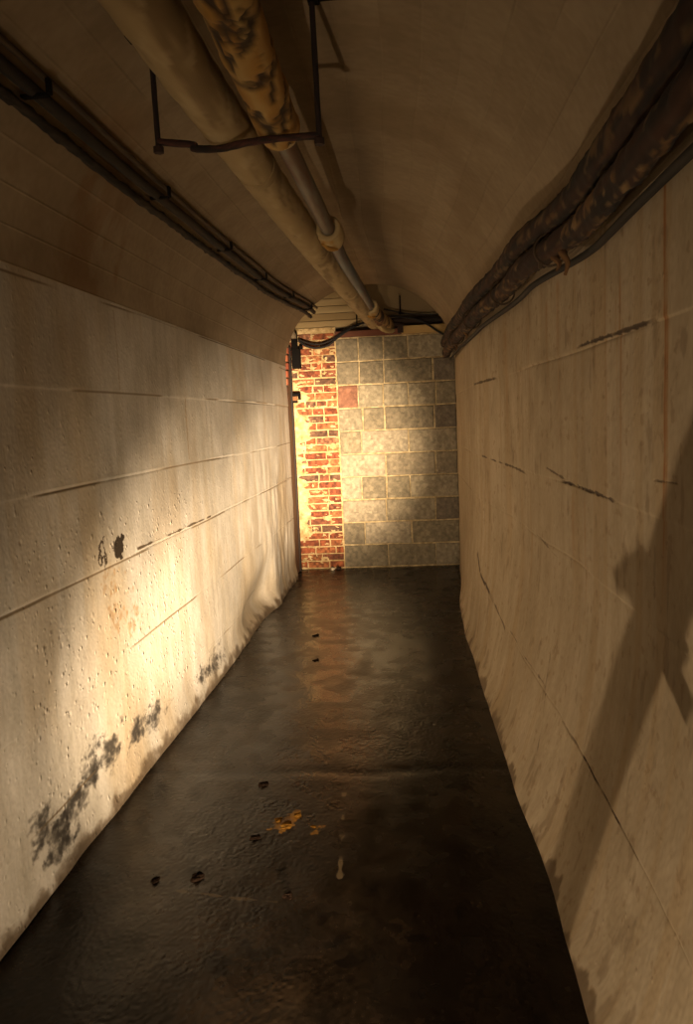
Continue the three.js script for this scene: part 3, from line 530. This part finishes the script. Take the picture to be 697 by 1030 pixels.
tag(mesh('hanging_cable', sweep(curve([[-1.05, 2.04, -7.14], [-0.98, 2.01, -7.14], [-0.88, 1.99, -7.14], [-0.78, 2.015, -7.15], [-0.68, 2.075, -7.16], [-0.58, 2.13, -7.16], [-0.5, 2.15, -7.15]], 50), () => 0.008, { n: 10, col: () => lin(0x1a120d) }), vCable), 'upper black cable drooping in front of the brick pier top', 'cable');
{
  const t = thing('door_post', 'brown iron door post in the gap left of the brick pier', 'post', [-1.155, 0, -7.02]);
  const rustP = wood(0x6a4a2c, 0x4a321e, 2);
  mesh('post', plank(-0.02, 0.02, 0.005, 2.02, -0.11, 0.11, rustP), vWood, t);
  mesh('flange', plank(0.02, 0.034, 0.005, 1.98, -0.125, -0.075, wood(0x2a1c12, 0x1a120c, 4)), vWood, t);
  const hook = mesh('latch_bracket', merge([box(0.075, 0.028, 0.03, 0.062, 1.565, -0.10, 0.005), box(0.024, 0.05, 0.03, 0.092, 1.545, -0.10, 0.005), box(0.05, 0.02, 0.03, 0.05, 1.505, -0.10, 0.005)]), blackMat, t);
  mesh('latch_block', box(0.045, 0.05, 0.03, 0.052, 1.530, -0.102, 0.008), new THREE.MeshStandardMaterial({ color: 0x7a5230, roughness: 0.85 }), hook);
}
tag(mesh('junction_box', merge([box(0.075, 0.17, 0.07, -1.075, 1.875, -7.13, 0.006), box(0.05, 0.16, 0.06, -1.085, 2.02, -7.13, 0.006), box(0.03, 0.03, 0.03, -1.03, 1.97, -7.13, 0.004)]), blackMat), 'black metal junction box at the top left of the brick pier', 'box');
tag(mesh('cable_gland', new THREE.LatheGeometry([[0, 0], [0.045, 0], [0.048, 0.03], [0.034, 0.06], [0.03, 0.12], [0.022, 0.16], [0.02, 0.21], [0, 0.21]].map((p) => new THREE.Vector2(...p)), 20).translate(-1.085, 2.03, -6.93), plainMat), 'grey plaster-coated cable gland at the end of the left conduit', 'fitting');
{ // bricks laid bare where the plaster is knocked off the end of the left wall
  const t = structure(group('wall_left_end'), 'broken end of the left wall with bare bricks', 'wall');
  mesh('rubble_core', box(0.06, 0.50, 0.05, -1.175, 1.74, -6.845, 0.01), new THREE.MeshStandardMaterial({ color: 0x5a4634, roughness: 0.95 }), t);
  const bm = [0x8e4a30, 0x7a3c26, 0x9c5a3c].map((c) => new THREE.MeshStandardMaterial({ color: c, roughness: 0.95 }));
  for (let k = 0; k < 7; k++) mesh('brick', box(0.07 + rr(0, 0.012), 0.052, 0.06, -1.160 + k * 0.004 + rr(-0.003, 0.006), 1.535 + k * 0.065, -6.83 - k * 0.004, 0.006), bm[k % 3], t);
}

// ----- floor litter
const litter = (r, k, flat = 0.3, n = 2) => { const g = new THREE.IcosahedronGeometry(1, n), p = g.attributes.position; for (let i = 0; i < p.count; i++) { const x = p.getX(i), y = p.getY(i), z = p.getZ(i), q = r * (0.85 + 1.1 * fbm(x * 1.7 + k, y * 1.7 + z * 2.3 + k * 2, 3)); p.setXYZ(i, x * q, y * q * flat, z * q * 1.2); } g.computeVertexNormals(); return g; };
const clod = new THREE.MeshPhysicalMaterial({ color: 0x120c08, roughness: 1, specularIntensity: 0 }), flakeMat = new THREE.MeshPhysicalMaterial({ color: 0x60431a, roughness: 1, specularIntensity: 0 }), chalk = new THREE.MeshStandardMaterial({ color: 0xcfc4ae, roughness: 0.9 });
for (const [x, d, r, label] of [
  [-0.707, 2.216, 0.020, 'dark clod nearest the foot of the left wall scuffs'], [-0.829, 2.20, 0.014, 'small dark clod left of the biggest clod on the near floor'], [-0.627, 2.83, 0.018, 'dark clod lying by the cross joint of the floor'],
  [-0.579, 2.447, 0.016, 'dark crumb left of the mustard flakes on the floor'], [-0.421, 2.13, 0.015, 'dark crumb below the pale scratch on the near floor'], [-0.702, 4.9, 0.022, 'wet clod in the brick reflection on the far floor'], [-0.633, 4.38, 0.018, 'wet crumb at the near end of the brick reflection'],
]) { const o = tag(mesh('dirt_clod', litter(r, x * 9 + d), clod), label, 'dirt', 'dirt clods on the floor'); o.position.set(x, r * 0.16, -d); }
for (const [x, d, r, label] of [[-0.49, 2.53, 0.020, 'largest mustard-yellow flake on the dark floor'], [-0.525, 2.565, 0.013, 'mustard flake on the left of the yellow patch'], [-0.463, 2.60, 0.014, 'mustard flake at the far side of the yellow patch'], [-0.40, 2.52, 0.010, 'small yellow flake right of the yellow patch']]) {
  const o = tag(mesh('paint_flake', litter(r, x * 21 + d, 0.10), flakeMat), label, 'flake', 'paint flakes on the floor'); o.position.set(x, r * 0.06 + 0.001, -d);
}
{ const o = tag(mesh('mortar_crumb', litter(0.018, 3.3, 0.7), chalk), 'white mortar crumb at the foot of the brick pier', 'crumb'); o.position.set(-0.84, 0.010, -7.14); const q = tag(mesh('brick_crumb', litter(0.02, 6.3, 0.7), rustMat), 'dark brick crumb beside the white crumb at the pier foot', 'crumb'); q.position.set(-0.79, 0.010, -7.17); }

// ---------------------------------------------------------------- behind the lens: tripod, camera and torch
{
  const t = thing('tripod', 'black camera tripod behind the lens whose leg shades the right wall', 'tripod');
  const apex = V(-0.02, 1.10, 0.06), m = new THREE.MeshStandardMaterial({ color: 0x1a1a1c, roughness: 0.45, metalness: 0.5 });
  for (const foot of [V(-0.22, 0.012, -0.38), V(0.30, 0.012, 0.12), V(-0.28, 0.012, 0.52)]) {
    const at = (k) => apex.clone().lerp(foot, k), seg = (a, b, r) => { const p = at(a), q = at(b); return sweep([p, q], () => r, { n: 14 }); };
    const leg = mesh('leg', merge([seg(0, 0.42, 0.020), seg(0.40, 0.72, 0.0165), seg(0.70, 0.985, 0.0135)]), m, t);
    for (const k of [0.43, 0.715]) {
      const p = at(k), q = at(k + 0.045), dir = q.clone().sub(p).normalize();
      const wing = new THREE.BoxGeometry(0.030, 0.022, 0.022); wing.translate(0.016, -0.010, 0);
      const lever = new THREE.CylinderGeometry(0.010, 0.004, 0.040, 10).rotateZ(-0.35).translate(-0.022, -0.012, 0);
      const g = merge([wing, lever, new THREE.CylinderGeometry(0.022, 0.020, 0.045, 16)]);
      g.applyQuaternion(new THREE.Quaternion().setFromUnitVectors(V(0, -1, 0), dir)); g.translate(p.x, p.y, p.z);
      mesh('leg_lock', g, m, leg);
    }
    mesh('rubber_foot', new THREE.SphereGeometry(0.019, 14, 10).translate(foot.x, foot.y + 0.006, foot.z), blackMat, leg);
  }
  mesh('hub', new THREE.CylinderGeometry(0.045, 0.038, 0.06, 20).translate(apex.x, apex.y, apex.z), m, t);
  mesh('centre_column', new THREE.CylinderGeometry(0.014, 0.014, 0.34, 16).translate(apex.x, apex.y - 0.02, apex.z), m, t);
  mesh('head', merge([new THREE.SphereGeometry(0.028, 18, 12).translate(apex.x, 1.185, apex.z), new THREE.CylinderGeometry(0.03, 0.03, 0.014, 20).translate(apex.x, 1.216, apex.z)]), m, t);
  const c = thing('camera', 'black camera standing on the tripod behind the lens', 'camera', [-0.02, 1.2245, 0.10]);
  mesh('body', box(0.10, 0.145, 0.06, 0, 0.074, 0.0, 0.012), m, c);
  mesh('lens', new THREE.CylinderGeometry(0.034, 0.036, 0.05, 24).rotateX(Math.PI / 2).translate(0.02, 0.09, -0.05), blackMat, c);
  mesh('viewfinder', box(0.03, 0.05, 0.05, -0.06, 0.09, 0, 0.008), m, c);
}
{
  const m = new THREE.MeshStandardMaterial({ color: 0x151515, roughness: 0.4, metalness: 0.6 }), propMat = new THREE.MeshStandardMaterial({ color: 0x7d5f3c, roughness: 0.85 });
  TORCHES.forEach(({ at, aim }, k) => {
    const t = thing('torch', ['black hand torch propped on the floor beside the right wall', 'black hand torch propped on the floor between the tripod legs'][k], 'torch', [at.x, at.y, at.z], 'torches on the floor');
    const dir = aim.clone().sub(at).normalize(), q = new THREE.Quaternion().setFromUnitVectors(V(0, 1, 0), dir);
    const lathe = (pts) => { const g = new THREE.LatheGeometry(pts.map((p) => new THREE.Vector2(...p)), 28); g.applyQuaternion(q); return g; };
    mesh('head', lathe([[0.026, -0.014], [0.031, -0.014], [0.032, -0.03], [0.032, -0.06], [0.019, -0.09], [0, -0.09]]), m, t);
    mesh('barrel', lathe([[0, -0.085], [0.018, -0.085], [0.018, -0.255], [0.015, -0.262], [0, -0.262]]), m, t);
    mesh('lens', lathe([[0, -0.018], [0.026, -0.018], [0.026, -0.020], [0, -0.020]]), new THREE.MeshStandardMaterial({ color: 0x222222, emissive: WARM, emissiveIntensity: 6 }), t);
    mesh('switch', lathe([[0.018, -0.12], [0.0195, -0.122], [0.0195, -0.135], [0.018, -0.137]]), blackMat, t);
    const c = at.clone().addScaledVector(dir, -0.05);
    tag(mesh('wooden_prop', box(0.07, c.y - 0.040, 0.05, c.x, (c.y - 0.036) / 2 + 0.004, c.z, 0.004), propMat), ['wooden block under the torch beside the right wall', 'wooden block under the torch between the tripod legs'][k], 'block', 'torch props');
  });
  const l = thing('work_lamp', 'small work lamp with a dished shade on the floor behind the tripod', 'lamp', [WORK_LAMP.x, 0, WORK_LAMP.z]);
  const dir = WORK_AIM.clone().sub(WORK_LAMP).normalize(), q = new THREE.Quaternion().setFromUnitVectors(V(0, 1, 0), dir), c = V(0, WORK_LAMP.y, 0);
  const lathe = (pts) => { const g = new THREE.LatheGeometry(pts.map((k) => new THREE.Vector2(...k)), 32); g.applyQuaternion(q); g.translate(c.x, c.y, c.z); return g; };
  mesh('shade', lathe([[0.020, -0.055], [0.034, -0.045], [0.052, -0.026], [0.062, -0.010], [0.064, -0.010], [0.054, -0.028], [0.036, -0.048], [0.020, -0.058]]), m, l);
  mesh('socket', lathe([[0, -0.10], [0.017, -0.10], [0.020, -0.055], [0, -0.055]]), m, l);
  mesh('bulb', lathe([[0, -0.055], [0.010, -0.055], [0.013, -0.040], [0.016, -0.028], [0.012, -0.018], [0, -0.014]]), new THREE.MeshStandardMaterial({ color: 0xffffff, emissive: WARM, emissiveIntensity: 20 }), l);
  mesh('foot', merge([new THREE.CylinderGeometry(0.045, 0.048, 0.012, 28).translate(0, 0.010, 0.055), new THREE.CylinderGeometry(0.006, 0.006, 0.075, 12).translate(0, 0.05, 0.065)]), m, l);
}

renderer.render(scene, camera);
